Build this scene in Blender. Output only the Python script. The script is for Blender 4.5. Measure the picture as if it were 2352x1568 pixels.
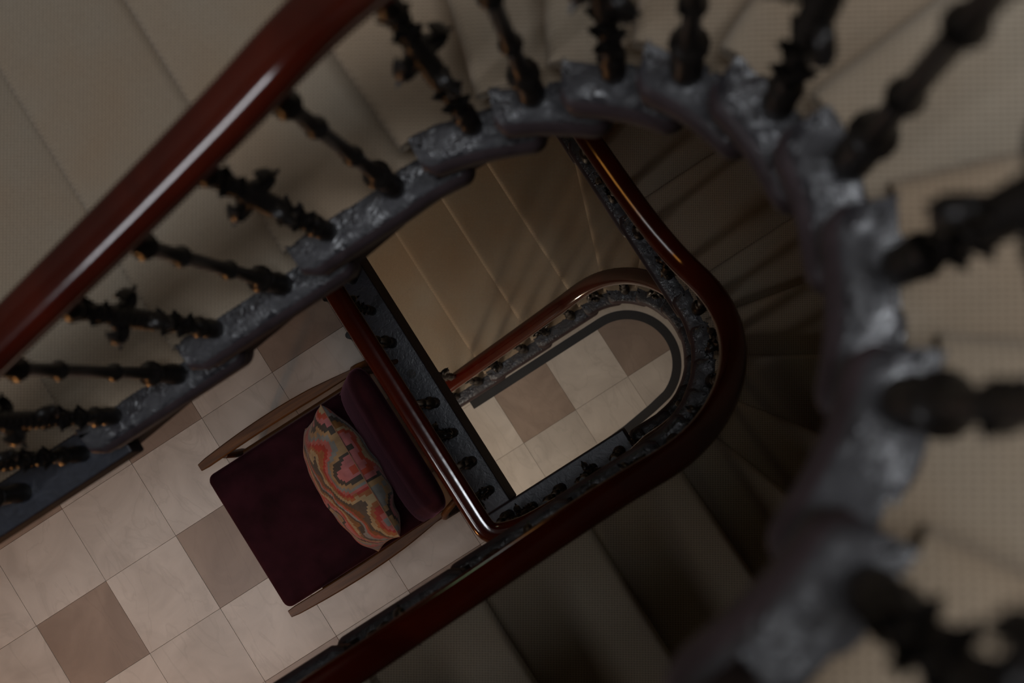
import bpy, bmesh, math, random
import numpy as np
from mathutils import Matrix, Vector, noise
random.seed(7)
C = bpy.context.scene.collection
SC = bpy.context.scene
for o in list(bpy.data.objects):
    bpy.data.objects.remove(o)

# ------------------------------------------------------------------ camera
ZG = 8.63                      # camera height above the ground floor
F = 3600.0                     # focal length in pixels of the 2352 wide frame
def cam_rows(f, nx, ny, ang):
    n = np.array([(nx-1176)/f, -(ny-784)/f, -1.0]); n /= np.linalg.norm(n)
    up = -n
    a = math.radians(ang); X = np.array([math.cos(a), math.sin(a), 0.0]); X -= X.dot(up)*up; X /= np.linalg.norm(X)
    return np.array([X, np.cross(up, X), up])
R = cam_rows(F, 1507, 897, 32.56)
cd = bpy.data.cameras.new('camera'); cam = bpy.data.objects.new('camera', cd); C.objects.link(cam)
cam.matrix_world = Matrix.Translation((0, 0, ZG)) @ Matrix([[float(v) for v in r] for r in R]).to_4x4()
cd.sensor_width = 36; cd.lens = 36*F/2352; cd.clip_start = 0.02; cd.clip_end = 60
cd.dof.use_dof = True; cd.dof.focus_distance = 5.9; cd.dof.aperture_fstop = 3.6
SC.camera = cam

# ------------------------------------------------------------------ light
vs = SC.view_settings
vs.view_transform = 'Standard'; vs.look = 'None'; vs.gamma = 1; vs.exposure = 0.0; vs.use_curve_mapping = False
W = bpy.data.worlds.new('world'); SC.world = W; W.use_nodes = True
bg = W.node_tree.nodes['Background']; bg.inputs[0].default_value = (0.60, 0.72, 0.95, 1); bg.inputs[1].default_value = 0.06
def area(name, loc, sx, sy, e, col, rot=(0, 0, 0)):
    l = bpy.data.lights.new(name, 'AREA'); l.shape = 'RECTANGLE'; l.size = sx; l.size_y = sy; l.energy = e; l.color = col
    o = bpy.data.objects.new(name, l); C.objects.link(o); o.location = loc; o.rotation_euler = rot
    return o
def point(name, loc, e, col, r=0.06):
    l = bpy.data.lights.new(name, 'POINT'); l.energy = e; l.color = col; l.shadow_soft_size = r
    o = bpy.data.objects.new(name, l); C.objects.link(o); o.location = loc
    return o
area('skylight_light', (0.40, -0.15, ZG+3.05), 1.5, 0.75, 96, (0.90, 0.94, 1.0))
# ceiling panels over the chair landing and over the ground floor hall (both outside the frame)
pa = area('landing_panel_light', (-2.45, 0.0, ZG-3.31-.262),   .6, .6, 6.8, (.96, .975, 1.0)); pa.data.spread = math.radians(118)
# tall window high in the left wall of the stairwell
area('stair_window_light', (-4.13, 0.03, ZG-.05), 2.0, .40, 29, (0.93, 0.94, 1.0), (0, math.radians(-90), 0))
area('hall_panel_light', (-1.6, -0.6, ZG-6.14-.282), .6, .6, 12, (1.0, .92, .82))

# ------------------------------------------------------------------ materials
def mat(name):
    m = bpy.data.materials.new(name); m.use_nodes = True
    nt = m.node_tree; b = nt.nodes['Principled BSDF']
    return m, nt, b
def N(nt, t, **kw):
    n = nt.nodes.new(t)
    for k, v in kw.items():
        setattr(n, k, v)
    return n
def ramp(nt, stops, interp='LINEAR'):
    r = N(nt, 'ShaderNodeValToRGB'); cr = r.color_ramp; cr.interpolation = interp
    while len(cr.elements) < len(stops):
        cr.elements.new(0.5)
    for e, (p, c) in zip(cr.elements, stops):
        e.position = p; e.color = (*c, 1)
    return r
def world_pos(nt, rotz=0.0, scale=(1, 1, 1)):
    g = N(nt, 'ShaderNodeNewGeometry'); mp = N(nt, 'ShaderNodeMapping')
    mp.inputs['Rotation'].default_value = (0, 0, rotz); mp.inputs['Scale'].default_value = scale
    nt.links.new(g.outputs['Position'], mp.inputs['Vector'])
    return mp
def obj_pos(nt, scale=(1, 1, 1), rot=(0, 0, 0)):
    g = N(nt, 'ShaderNodeTexCoord'); mp = N(nt, 'ShaderNodeMapping')
    mp.inputs['Rotation'].default_value = rot; mp.inputs['Scale'].default_value = scale
    nt.links.new(g.outputs['Object'], mp.inputs['Vector'])
    return mp

def carpet_mat(name, c1, c2):
    m, nt, b = mat(name); L = nt.links.new
    # woven rib: rows about 5.5 mm apart running across the flights, with a finer stitch along each row
    P = world_pos(nt, math.radians(32.56))
    sx = N(nt, 'ShaderNodeSeparateXYZ'); L(P.outputs[0], sx.inputs[0])
    def sine(inp, per, ph=None):
        a = N(nt, 'ShaderNodeMath', operation='MULTIPLY'); a.inputs[1].default_value = 2*math.pi/per; L(inp, a.inputs[0])
        s = N(nt, 'ShaderNodeMath', operation='SINE'); src = a.outputs[0]
        if ph is not None:
            ad = N(nt, 'ShaderNodeMath', operation='ADD'); L(src, ad.inputs[0]); L(ph, ad.inputs[1]); src = ad.outputs[0]
        L(src, s.inputs[0]); return s.outputs[0]
    zy = N(nt, 'ShaderNodeMath', operation='SUBTRACT'); L(sx.outputs[1], zy.inputs[0]); L(sx.outputs[2], zy.inputs[1])
    rows = sine(zy.outputs[0], 0.0062)
    fl = N(nt, 'ShaderNodeMath', operation='MULTIPLY'); L(rows, fl.inputs[0]); fl.inputs[1].default_value = 1.4
    st = sine(sx.outputs[0], 0.0075, fl.outputs[0])
    mx = N(nt, 'ShaderNodeMath', operation='MULTIPLY_ADD'); L(st, mx.inputs[0]); mx.inputs[1].default_value = 0.22; 
    hf = N(nt, 'ShaderNodeMath', operation='MULTIPLY_ADD'); L(rows, hf.inputs[0]); hf.inputs[1].default_value = 0.24; hf.inputs[2].default_value = 0.5
    L(hf.outputs[0], mx.inputs[2])
    nz = N(nt, 'ShaderNodeTexNoise'); nz.inputs['Scale'].default_value = 420; nz.inputs['Detail'].default_value = 2; L(P.outputs[0], nz.inputs['Vector'])
    big = N(nt, 'ShaderNodeTexNoise'); big.inputs['Scale'].default_value = 3.5; big.inputs['Detail'].default_value = 4; L(P.outputs[0], big.inputs['Vector'])
    ad = N(nt, 'ShaderNodeMath', operation='MULTIPLY_ADD'); L(nz.outputs[0], ad.inputs[0]); ad.inputs[1].default_value = 0.5; L(mx.outputs[0], ad.inputs[2])
    r = ramp(nt, [(0.42, c2), (0.78, c1)]); L(ad.outputs[0], r.inputs[0])
    hue = ramp(nt, [(0.35, (1.0, 0.92, 0.82)), (0.65, (1.0, 1.02, 1.0))]); L(big.outputs[0], hue.inputs[0])
    mm = N(nt, 'ShaderNodeMixRGB', blend_type='MULTIPLY'); mm.inputs[0].default_value = 1; L(r.outputs[0], mm.inputs[1]); L(hue.outputs[0], mm.inputs[2])
    L(mm.outputs[0], b.inputs['Base Color']); b.inputs['Roughness'].default_value = 0.95
    b.inputs['Specular IOR Level'].default_value = 0.15; b.inputs['Sheen Weight'].default_value = 0.15
    bp = N(nt, 'ShaderNodeBump'); bp.inputs['Strength'].default_value = 0.6; bp.inputs['Distance'].default_value = 0.002
    L(ad.outputs[0], bp.inputs['Height']); L(bp.outputs[0], b.inputs['Normal'])
    return m
M_CARPET = carpet_mat('carpet', (0.385, 0.318, 0.246), (0.165, 0.132, 0.101))

def painted_mat(name, base, rough, bumpd, sc=38, spec=0.5):
    m, nt, b = mat(name); L = nt.links.new
    P = world_pos(nt)
    n1 = N(nt, 'ShaderNodeTexNoise'); n1.inputs['Scale'].default_value = sc; n1.inputs['Detail'].default_value = 3.5; n1.inputs['Roughness'].default_value = .55; n1.inputs['Distortion'].default_value = 1.1
    n2 = N(nt, 'ShaderNodeTexNoise'); n2.inputs['Scale'].default_value = sc*4; n2.inputs['Detail'].default_value = 2
    for n in (n1, n2): L(P.outputs[0], n.inputs['Vector'])
    r = ramp(nt, [(0.3, tuple(c*0.75 for c in base)), (0.75, tuple(c*1.3 for c in base))]); L(n1.outputs[0], r.inputs[0]); L(r.outputs[0], b.inputs['Base Color'])
    ad = N(nt, 'ShaderNodeMath', operation='MULTIPLY_ADD'); L(n2.outputs[0], ad.inputs[0]); ad.inputs[1].default_value = .15; L(n1.outputs[0], ad.inputs[2])
    bp = N(nt, 'ShaderNodeBump'); bp.inputs['Strength'].default_value = 1; bp.inputs['Distance'].default_value = bumpd
    L(ad.outputs[0], bp.inputs['Height']); L(bp.outputs[0], b.inputs['Normal'])
    b.inputs['Roughness'].default_value = rough; b.inputs['Specular IOR Level'].default_value = spec
    return m
M_END = painted_mat('painted_stone', (0.027, 0.026, 0.031), 0.36, 0.0042, 42, 0.65)
nt_ = M_END.node_tree; n_ = N(nt_, 'ShaderNodeTexNoise'); n_.inputs['Scale'].default_value = 20; n_.inputs['Detail'].default_value = 4; n_.inputs['Distortion'].default_value = .8; nt_.links.new(world_pos(nt_).outputs[0], n_.inputs['Vector'])
r_ = ramp(nt_, [(.42, (.24, .24, .24)), (.60, (.62, .62, .62))]); nt_.links.new(n_.outputs[0], r_.inputs[0]); nt_.links.new(r_.outputs[0], nt_.nodes['Principled BSDF'].inputs['Roughness'])
M_LIP = painted_mat('painted_lip', (0.046, 0.033, 0.036), 0.45, 0.0008, 12, 0.2)
M_STRING = painted_mat('painted_string', (0.030, 0.021, 0.022), 0.65, 0.001, 10, 0.12)
M_EDGE = painted_mat('painted_edge', (0.020, 0.023, 0.034), 0.36, 0.0011, 45, 0.6)
M_IRON = painted_mat('cast_iron', (0.012, 0.010, 0.009), 0.36, 0.0006, 80, 0.45)

def wood_mat(name, c1, c2, rough, coat, sc=(3, 40, 40), spec=.32):
    m, nt, b = mat(name); L = nt.links.new
    P = world_pos(nt, 0, sc)
    n = N(nt, 'ShaderNodeTexNoise'); n.inputs['Scale'].default_value = 1.2; n.inputs['Detail'].default_value = 5; n.inputs['Distortion'].default_value = .6
    L(P.outputs[0], n.inputs['Vector'])
    r = ramp(nt, [(0.3, c2), (0.7, c1)]); L(n.outputs[0], r.inputs[0]); L(r.outputs[0], b.inputs['Base Color'])
    b.inputs['Roughness'].default_value = rough; b.inputs['Coat Weight'].default_value = coat; b.inputs['Coat Roughness'].default_value = 0.12
    b.inputs['Specular IOR Level'].default_value = spec
    n3 = N(nt, 'ShaderNodeTexNoise'); n3.inputs['Scale'].default_value = 25; L(world_pos(nt).outputs[0], n3.inputs['Vector'])
    bp = N(nt, 'ShaderNodeBump'); bp.inputs['Strength'].default_value = .5; bp.inputs['Distance'].default_value = .0004
    L(n3.outputs[0], bp.inputs['Height']); L(bp.outputs[0], b.inputs['Normal'])
    return m
M_RAIL = wood_mat('mahogany', (0.060, 0.0050, 0.0012), (0.029, 0.0016, 0.0005), 0.13, 0.0, (5, 5, 5), .75)
M_TEAK = wood_mat('teak', (0.135, 0.050, 0.012), (0.055, 0.019, 0.005), 0.5, 0.0, (4, 60, 30))

def marble_mat(name, c1, c2, vein):
    m, nt, b = mat(name); L = nt.links.new
    oi = N(nt, 'ShaderNodeObjectInfo'); P = world_pos(nt)
    off = N(nt, 'ShaderNodeVectorMath', operation='MULTIPLY_ADD'); L(oi.outputs['Random'], off.inputs[0]); off.inputs[1].default_value = (37, 19, 11); L(P.outputs[0], off.inputs[2])
    n1 = N(nt, 'ShaderNodeTexNoise'); n1.inputs['Scale'].default_value = 4.5; n1.inputs['Detail'].default_value = 6; n1.inputs['Roughness'].default_value = .55; n1.inputs['Distortion'].default_value = .8
    wv = N(nt, 'ShaderNodeTexNoise'); wv.inputs['Scale'].default_value = 2.2; wv.inputs['Detail'].default_value = 5; wv.inputs['Distortion'].default_value = 1.6
    mp = N(nt, 'ShaderNodeMapping'); mp.inputs['Scale'].default_value = (2.2, .8, 1); mp.inputs['Rotation'].default_value = (0, 0, -.9); L(off.outputs[0], mp.inputs[0])
    L(off.outputs[0], n1.inputs['Vector']); L(mp.outputs[0], wv.inputs['Vector'])
    r = ramp(nt, [(0.32, c2), (0.68, c1)]); L(n1.outputs[0], r.inputs[0])
    v = ramp(nt, [(0.478, (0, 0, 0)), (0.5, (1, 1, 1)), (0.525, (0, 0, 0))]); L(wv.outputs[0], v.inputs[0])
    ms = N(nt, 'ShaderNodeMath', operation='MULTIPLY'); L(v.outputs[0], ms.inputs[0]); ms.inputs[1].default_value = .22
    mx = N(nt, 'ShaderNodeMixRGB'); L(ms.outputs[0], mx.inputs[0]); L(r.outputs[0], mx.inputs[1]); mx.inputs[2].default_value = (*vein, 1)
    tone = N(nt, 'ShaderNodeMath', operation='MULTIPLY_ADD'); L(oi.outputs['Random'], tone.inputs[0]); tone.inputs[1].default_value = .16; tone.inputs[2].default_value = .92
    hs = N(nt, 'ShaderNodeHueSaturation'); L(mx.outputs[0], hs.inputs['Color']); L(tone.outputs[0], hs.inputs['Value'])
    L(hs.outputs[0], b.inputs['Base Color']); b.inputs['Roughness'].default_value = .42; b.inputs['Specular IOR Level'].default_value = .35
    return m
M_TILE = marble_mat('cream_marble', (0.56, 0.51, 0.455), (0.43, 0.385, 0.34), (0.30, 0.265, 0.23))
M_TILED = marble_mat('taupe_marble', (0.325, 0.248, 0.195), (0.235, 0.175, 0.136), (0.19, 0.14, 0.11))
M_BLACK = marble_mat('black_marble', (0.022, 0.019, 0.016), (0.014, 0.012, 0.011), (0.03, 0.026, 0.022))
M_GROUT, _, b_ = mat('grout'); b_.inputs['Base Color'].default_value = (0.24, 0.19, 0.15, 1); b_.inputs['Roughness'].default_value = .9
M_WALL, nt_, b_ = mat('plaster'); b_.inputs['Roughness'].default_value = .9
n_ = N(nt_, 'ShaderNodeTexNoise'); n_.inputs['Scale'].default_value = 6; r_ = ramp(nt_, [(.3, (.24, .20, .155)), (.7, (.27, .225, .18))]); nt_.links.new(n_.outputs[0], r_.inputs[0]); nt_.links.new(r_.outputs[0], b_.inputs['Base Color'])

def velvet_mat():
    m, nt, b = mat('plum_velvet'); L = nt.links.new
    P = obj_pos(nt)
    n = N(nt, 'ShaderNodeTexNoise'); n.inputs['Scale'].default_value = 9; n.inputs['Detail'].default_value = 5; L(P.outputs[0], n.inputs['Vector'])
    r = ramp(nt, [(.3, (.012, .002, .0035)), (.75, (.034, .0065, .011))]); L(n.outputs[0], r.inputs[0]); L(r.outputs[0], b.inputs['Base Color'])
    b.inputs['Roughness'].default_value = .85; b.inputs['Specular IOR Level'].default_value = .1
    b.inputs['Sheen Weight'].default_value = .28; b.inputs['Sheen Roughness'].default_value = .35; b.inputs['Sheen Tint'].default_value = (.55, .22, .30, 1)
    n2 = N(nt, 'ShaderNodeTexNoise'); n2.inputs['Scale'].default_value = 60; n2.inputs['Detail'].default_value = 3; L(P.outputs[0], n2.inputs['Vector'])
    bp = N(nt, 'ShaderNodeBump'); bp.inputs['Strength'].default_value = .5; bp.inputs['Distance'].default_value = .002; L(n2.outputs[0], bp.inputs['Height']); L(bp.outputs[0], b.inputs['Normal'])
    return m
M_VELVET = velvet_mat()

def cushion_mat():
    m, nt, b = mat('flame_stitch_print'); L = nt.links.new
    tc = N(nt, 'ShaderNodeTexCoord'); sp = N(nt, 'ShaderNodeSeparateXYZ'); L(tc.outputs['UV'], sp.inputs[0])
    def M(op, a, b_=None, c=None):
        n = N(nt, 'ShaderNodeMath', operation=op)
        for i, v in enumerate((a, b_, c)):
            if v is None: continue
            if isinstance(v, (int, float)): n.inputs[i].default_value = v
            else: L(v, n.inputs[i])
        return n.outputs[0]
    u = M('DIVIDE', M('FLOOR', M('MULTIPLY', sp.outputs[0], 54)), 54)     # stepped edges of the print
    v = M('DIVIDE', M('FLOOR', M('MULTIPLY', sp.outputs[1], 70)), 70)
    cb = N(nt, 'ShaderNodeCombineXYZ'); L(u, cb.inputs[0]); L(v, cb.inputs[1])
    n1 = N(nt, 'ShaderNodeTexNoise'); n1.inputs['Scale'].default_value = 2.6; n1.inputs['Detail'].default_value = 2; L(cb.outputs[0], n1.inputs['Vector'])
    wob = M('MULTIPLY', M('SINE', M('MULTIPLY', u, 15)), 0.07)
    t = M('ADD', M('MULTIPLY', M('ADD', M('ADD', v, wob), M('MULTIPLY', n1.outputs[0], .70)), 1.45), M('MULTIPLY', u, .55))
    fr = M('FRACT', t)
    cols = [(.46, .04, .025), (.55, .15, .13), (.27, .27, .25), (.45, .28, .13), (.065, .048, .036), (.60, .19, .19), (.55, .075, .03), (.55, .40, .22), (.30, .13, .03), (.075, .058, .045), (.33, .33, .32), (.55, .11, .07), (.26, .085, .02), (.10, .075, .055), (.52, .38, .20), (.42, .14, .04)]
    r = ramp(nt, [(i/len(cols), tuple(x*.72 for x in c)) for i, c in enumerate(cols)], 'CONSTANT'); L(fr, r.inputs[0])
    nz = N(nt, 'ShaderNodeTexNoise'); nz.inputs['Scale'].default_value = 14; nz.inputs['Detail'].default_value = 3; L(tc.outputs['UV'], nz.inputs['Vector'])
    r2 = ramp(nt, [(.3, (.62, .6, .58)), (.7, (1, 1, 1))]); L(nz.outputs[0], r2.inputs[0])
    mm = N(nt, 'ShaderNodeMixRGB', blend_type='MULTIPLY'); mm.inputs[0].default_value = 1; L(r.outputs[0], mm.inputs[1]); L(r2.outputs[0], mm.inputs[2])
    L(mm.outputs[0], b.inputs['Base Color']); b.inputs['Roughness'].default_value = .75; b.inputs['Sheen Weight'].default_value = .1
    return m
M_CUSH = cushion_mat()
M_BRASS, _, b_ = mat('brass'); b_.inputs['Base Color'].default_value = (.5, .33, .12, 1); b_.inputs['Metallic'].default_value = 1; b_.inputs['Roughness'].default_value = .3
def emit_mat(name, col, e):
    m, nt, b = mat(name); b.inputs['Base Color'].default_value = (.8, .7, .5, 1); b.inputs['Emission Color'].default_value = (*col, 1); b.inputs['Emission Strength'].default_value = e
    return m
M_SHADE = emit_mat('lit_shade', (1.0, .55, .2), 2.5)

# ------------------------------------------------------------------ helpers
def tag(o, label=None, cat=None, group=None, kind=None):
    if label: o['label'] = label
    if cat: o['category'] = cat
    if group: o['group'] = group
    if kind: o['kind'] = kind
    return o
def obj(name, me, m, parent=None):
    o = bpy.data.objects.new(name, me)
    if m is not None and not me.materials:
        for x in (m if isinstance(m, (list, tuple)) else [m]): me.materials.append(x)
    C.objects.link(o)
    if parent is not None: o.parent = parent
    return o
def empty(name, loc=(0, 0, 0), rz=0):
    o = bpy.data.objects.new(name, None); C.objects.link(o); o.location = loc; o.rotation_euler = (0, 0, rz); o.empty_display_size = .1
    return o
class MB:
    def __init__(s): s.v = []; s.f = []; s.mi = []
    def add(s, vs, fs, mi=0):
        n = len(s.v); s.v += [tuple(float(c) for c in p) for p in vs]
        s.f += [tuple(i+n for i in f) for f in fs]; s.mi += [mi]*len(fs)
    def grid(s, rows, closeu=False, closev=False, mi=0):      # rows of points
        nr, nc = len(rows), len(rows[0]); vs = [p for r in rows for p in r]; fs = []
        for i in range(nr if closev else nr-1):
            for j in range(nc if closeu else nc-1):
                a = i*nc+j; b = i*nc+(j+1) % nc; c = ((i+1) % nr)*nc+(j+1) % nc; d = ((i+1) % nr)*nc+j
                fs.append((a, b, c, d))
        s.add(vs, fs, mi)
    def tube(s, rows, mi=0):                                # closed sections with end caps
        s.grid(rows, closeu=True, mi=mi); n = len(rows[0])
        s.add(rows[0], [tuple(range(n))[::-1]], mi); s.add(rows[-1], [tuple(range(n))], mi)
    def box(s, x0, x1, y0, y1, z0, z1, mi=0):
        s.add([(x0, y0, z0), (x1, y0, z0), (x1, y1, z0), (x0, y1, z0), (x0, y0, z1), (x1, y0, z1), (x1, y1, z1), (x0, y1, z1)],
              [(0, 3, 2, 1), (4, 5, 6, 7), (0, 1, 5, 4), (1, 2, 6, 5), (2, 3, 7, 6), (3, 0, 4, 7)], mi)
    def lathe(s, prof, n=12, cx=0, cy=0, sq=None, mi=0):
        rows = []
        for r, z in prof:
            rows.append([(cx+r*math.cos(2*math.pi*i/n), cy+r*math.sin(2*math.pi*i/n), z) for i in range(n)])
        s.tube(rows, mi)
    def mesh(s, name, smooth=True, weld=True, angle=40):
        me = bpy.data.meshes.new(name); me.from_pydata(s.v, [], s.f); me.update()
        if any(s.mi): me.polygons.foreach_set('material_index', s.mi)
        bm = bmesh.new(); bm.from_mesh(me)
        if weld: bmesh.ops.remove_doubles(bm, verts=bm.verts, dist=1e-5)
        bmesh.ops.recalc_face_normals(bm, faces=bm.faces)
        bm.to_mesh(me); bm.free()
        if smooth:
            me.polygons.foreach_set('use_smooth', [True]*len(me.polygons)); me.set_sharp_from_angle(angle=math.radians(angle))
        return me
def bevel(o, w, seg=3, ang=35):
    b = o.modifiers.new('bevel', 'BEVEL'); b.width = w; b.segments = seg; b.limit_method = 'ANGLE'; b.angle_limit = math.radians(ang); return o

class Path:
    """the inner line of a flight, seen from above, in the sense of climbing"""
    def __init__(s, pts):
        s.p = np.array(pts, float); d = np.diff(s.p, axis=0); s.s = np.r_[0, np.cumsum(np.hypot(d[:, 0], d[:, 1]))]; s.L = s.s[-1]
    def at(s, t):
        tc = min(max(t, 0), s.L)
        q = np.array([np.interp(tc, s.s, s.p[:, 0]), np.interp(tc, s.s, s.p[:, 1])]); tg = s.tan(tc)
        return q + tg*(t-tc)
    def tan(s, t, h=0.012):
        a, b = max(t-h, 0), min(t+h, s.L)
        pa = np.array([np.interp(a, s.s, s.p[:, 0]), np.interp(a, s.s, s.p[:, 1])]); pb = np.array([np.interp(b, s.s, s.p[:, 0]), np.interp(b, s.s, s.p[:, 1])])
        d = pb-pa; return d/np.linalg.norm(d)
    def out(s, t):
        d = s.tan(t); return np.array([-d[1], d[0]])
    def near(s, q):
        q = np.array(q); best = (9e9, 0)
        for t in np.linspace(0, s.L, 1200):
            e = np.linalg.norm(s.at(t)-q)
            if e < best[0]: best = (e, t)
        return best[1]
def arc(cx, cy, r, a0, a1, n=40):
    return [(cx+r*math.cos(math.radians(a)), cy+r*math.sin(math.radians(a))) for a in np.linspace(a0, a1, n)]
def catmull(P, n=12):
    P = np.array(P, float); out = []
    for i in range(1, len(P)-2):
        p0, p1, p2, p3 = P[i-1:i+3]
        for t in np.linspace(0, 1, n, endpoint=False):
            out.append(.5*((2*p1)+(-p0+p2)*t+(2*p0-5*p1+4*p2-p3)*t*t+(-p0+3*p1-3*p2+p3)*t**3))
    out.append(P[-2]); return [tuple(q) for q in out]

XW, YN, YS, XE = -4.2, 1.62, -1.30, 1.42       # inner faces of the four walls
def hit_wall(p, u):
    ts = []
    if u[0] > 1e-6: ts.append((XE-p[0])/u[0])
    if u[0] < -1e-6: ts.append((XW-p[0])/u[0])
    if u[1] > 1e-6: ts.append((YN-p[1])/u[1])
    if u[1] < -1e-6: ts.append((YS-p[1])/u[1])
    t = min(x for x in ts if x > 0)-.006; return p+u*t

SW = 0.070                                       # width of the exposed stone beside the carpet
def rise_profile(r):
    """front profile of a carpeted step: (forward offset, height), forward = towards the foot of the stair"""
    pr = [(0.0, -r+.002), (0.0, -.052), (0.006, -.046)]
    for a in np.linspace(-80, 90, 9):
        pr.append((.004+.021*math.cos(math.radians(a)), -.022+.022*math.sin(math.radians(a))))
    return pr
def make_step(parent, z, r, I, u, I2, u2, first=False):
    """carpet-covered tread and riser between front line (I,u) and the next one (I2,u2)"""
    I, u, I2, u2 = map(np.array, (I, u, I2, u2))
    O, O2 = hit_wall(I, u), hit_wall(I2, u2)
    f = np.array([u[1], -u[0]])                  # forward (down the stair) for a climb with the wall on the left
    f = -f if np.dot(f, (I2-I)) > 0 else f
    A, A2 = I+u*SW, I2+u2*SW
    M = 14; rows = []
    pr = rise_profile(r)
    for k in range(M+1):
        t = k/M
        p = A+(O-A)*t; q = A2+(O2-A2)*t
        row = [(p[0]+f[0]*a, p[1]+f[1]*a, z+b+(.0)) for a, b in pr]
        for w in (.06, .2, .4, .6, .8, .95, 1.0):
            x = p*(1-w)+q*w; sag = .0015*noise.noise((x[0]*6, x[1]*6, z*3)); row.append((x[0], x[1], z+sag))
        row.append((q[0], q[1], z-.02))
        rows.append([(min(x, XE-.004), min(max(y, YS+.004), YN-.004), zz) for x, y, zz in row])
    mb = MB(); mb.grid(rows)
    # raw edge of the carpet at its inner end
    e = rows[0]; mb.add(e+[(x, y, zz-.012) for x, y, zz in e], [(i, i+1, len(e)+i+1, len(e)+i) for i in range(len(e)-1)])
    if np.linalg.norm(O-O2) > 1e-3 and not (abs(O[0]-O2[0]) < .02 or abs(O[1]-O2[1]) < .02):
        cx = (XE-.008) if max(O[0], O2[0]) > 1.3 else XW+.008; cy = YN-.008 if max(O[1], O2[1]) > 1.5 else YS+.008
        mb.add([(O[0], O[1], z), (cx, cy, z), (O2[0], O2[1], z)], [(0, 1, 2)])
        mb.add([(O[0], O[1], z), (cx, cy, z), (cx, cy, z-r), (O[0], O[1], z-r)], [(0, 1, 2, 3)])
    return obj('step', mb.mesh('step', angle=50), M_CARPET, parent)

# well-side profile of a stone step end: (offset from the inner line, depth under the top)
LIP = [(.026, 0), (.013, .003), (.004, .011), (0, .024), (.001, .038), (.008, .048), (.010, .054), (.007, .062), (.008, .105), (.013, .118)]
def make_end(parent, path, s0, s1, z, over=.055, front=0.012):
    """stone step end: rounded lip along the well, squarish front, rounded tongue running under the next one"""
    a, b = s0-front, s1+over
    ss = list(np.linspace(a, b-.03, 14))+list(b-.03+.03*np.sin(np.linspace(.2, math.pi/2, 7)))
    rows = []; T = s1
    for s in ss:
        if s <= T: p, n = path.at(s), path.out(s)
        else: p, n = path.at(T)+path.tan(T)*(s-T), path.out(T)
        back = b-s; g = 0.0
        if back < .03: g = .03-math.sqrt(max(0, .03**2-(.03-back)**2))    # rounding of the tongue in plan
        fr = s-a; e = 0.0
        if fr < .022: e = .022-math.sqrt(max(0, .022**2-(.022-fr)**2))
        row = []
        for o, d in LIP:
            q = p+n*(o+g+e*.8); row.append((q[0], q[1], z-d-(.006*(1-fr/.012) if fr < .012 and d < .01 else 0)))
        q = p+n*(SW+.02); row.append((q[0], q[1], z-.118))
        for k in range(7):
            o = SW+.02-(SW+.02-.026)*k/7.0
            q = p+n*(o+(g if k > 4 else 0)+(e*.8 if k > 4 else 0)); row.append((q[0], q[1], z-.012 if k == 0 else z+.0022*noise.noise((q[0]*28, q[1]*28, z*7))-(.003 if k == 1 else 0)))
        rows.append(row)
    mb = MB(); mb.tube(rows); nc = len(rows[0])
    mb.mi = [(1 if (i % nc) in range(1, len(LIP)+1) else 0) for i in range((len(rows)-1)*nc)]+[1, 1]
    return obj('step_end', mb.mesh('step_end', angle=42, weld=False), (M_END, M_LIP), parent)

def make_string(parent, path, fronts, zs, s_end, inset=.022, drop=.30):
    """recessed string board below the step ends, and the plastered underside of the flight"""
    ss = sorted(set(list(np.arange(fronts[0], s_end, .02))+[s_end]))
    z_at = lambda s: float(np.interp(s, list(fronts)+[s_end], list(zs)+[zs[-1]+.1]))
    rows = []
    for s in ss:
        p, n = path.at(s), path.out(s); k = max(i for i, x in enumerate(fronts) if x <= s+1e-6)
        zt = zs[k]-.05; zb = z_at(s)-drop
        i, o = p+n*inset, p+n*(inset+.06)
        rows.append([(i[0], i[1], zb), (i[0], i[1], zt), (o[0], o[1], zt), (o[0], o[1], zb)])
    mb = MB(); mb.tube(rows); return obj('string_board', mb.mesh('string_board', smooth=False), M_STRING, parent)

def make_soffit(parent, lines, zs, drop=.24):
    mb = MB(); rows = []
    for (I, u), z in zip(lines, zs):
        I = np.array(I); u = np.array(u); O = hit_wall(I, u); A = I+u*.11
        rows.append([(A[0], A[1], z-drop), (O[0], O[1], z-drop), (O[0], O[1], z-drop-.05), (A[0], A[1], z-drop-.05)])
    mb.tube(rows); return obj('underside', mb.mesh('underside', angle=60), M_WALL, parent)

# --------------------------------------------------------------- the three flights
def unit(a): a = math.radians(a); return (math.cos(a), math.sin(a))
pathA = Path([(-1.25, .492)]+[(-.06, .492)]+arc(-.06, .2055, .2865, 88, -88)+[(-.06, -.081), (-.40, -.081)])          # ground floor to chair landing
pathB = Path([(.205, YN)]+[(.205, .19)]+arc(-.085, .19, .29, -2, -88)+[(-.085, -.10), (-2.4, -.10)])                 # chair landing upwards
ptsC = [(-2.2, .497), (-1.2, .497), (-.6, .497), (-.25, .497), (-.11, .497), (.017, .455), (.108, .398), (.186, .326), (.226, .243), (.233, .143), (.206, .046), (.140, -.058), (.045, -.125), (-.07, -.156), (-.25, -.168), (-.6, -.168), (-1.0, -.168), (-1.6, -.168), (-2.2, -.168)]
pathC = Path(catmull(ptsC))

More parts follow.
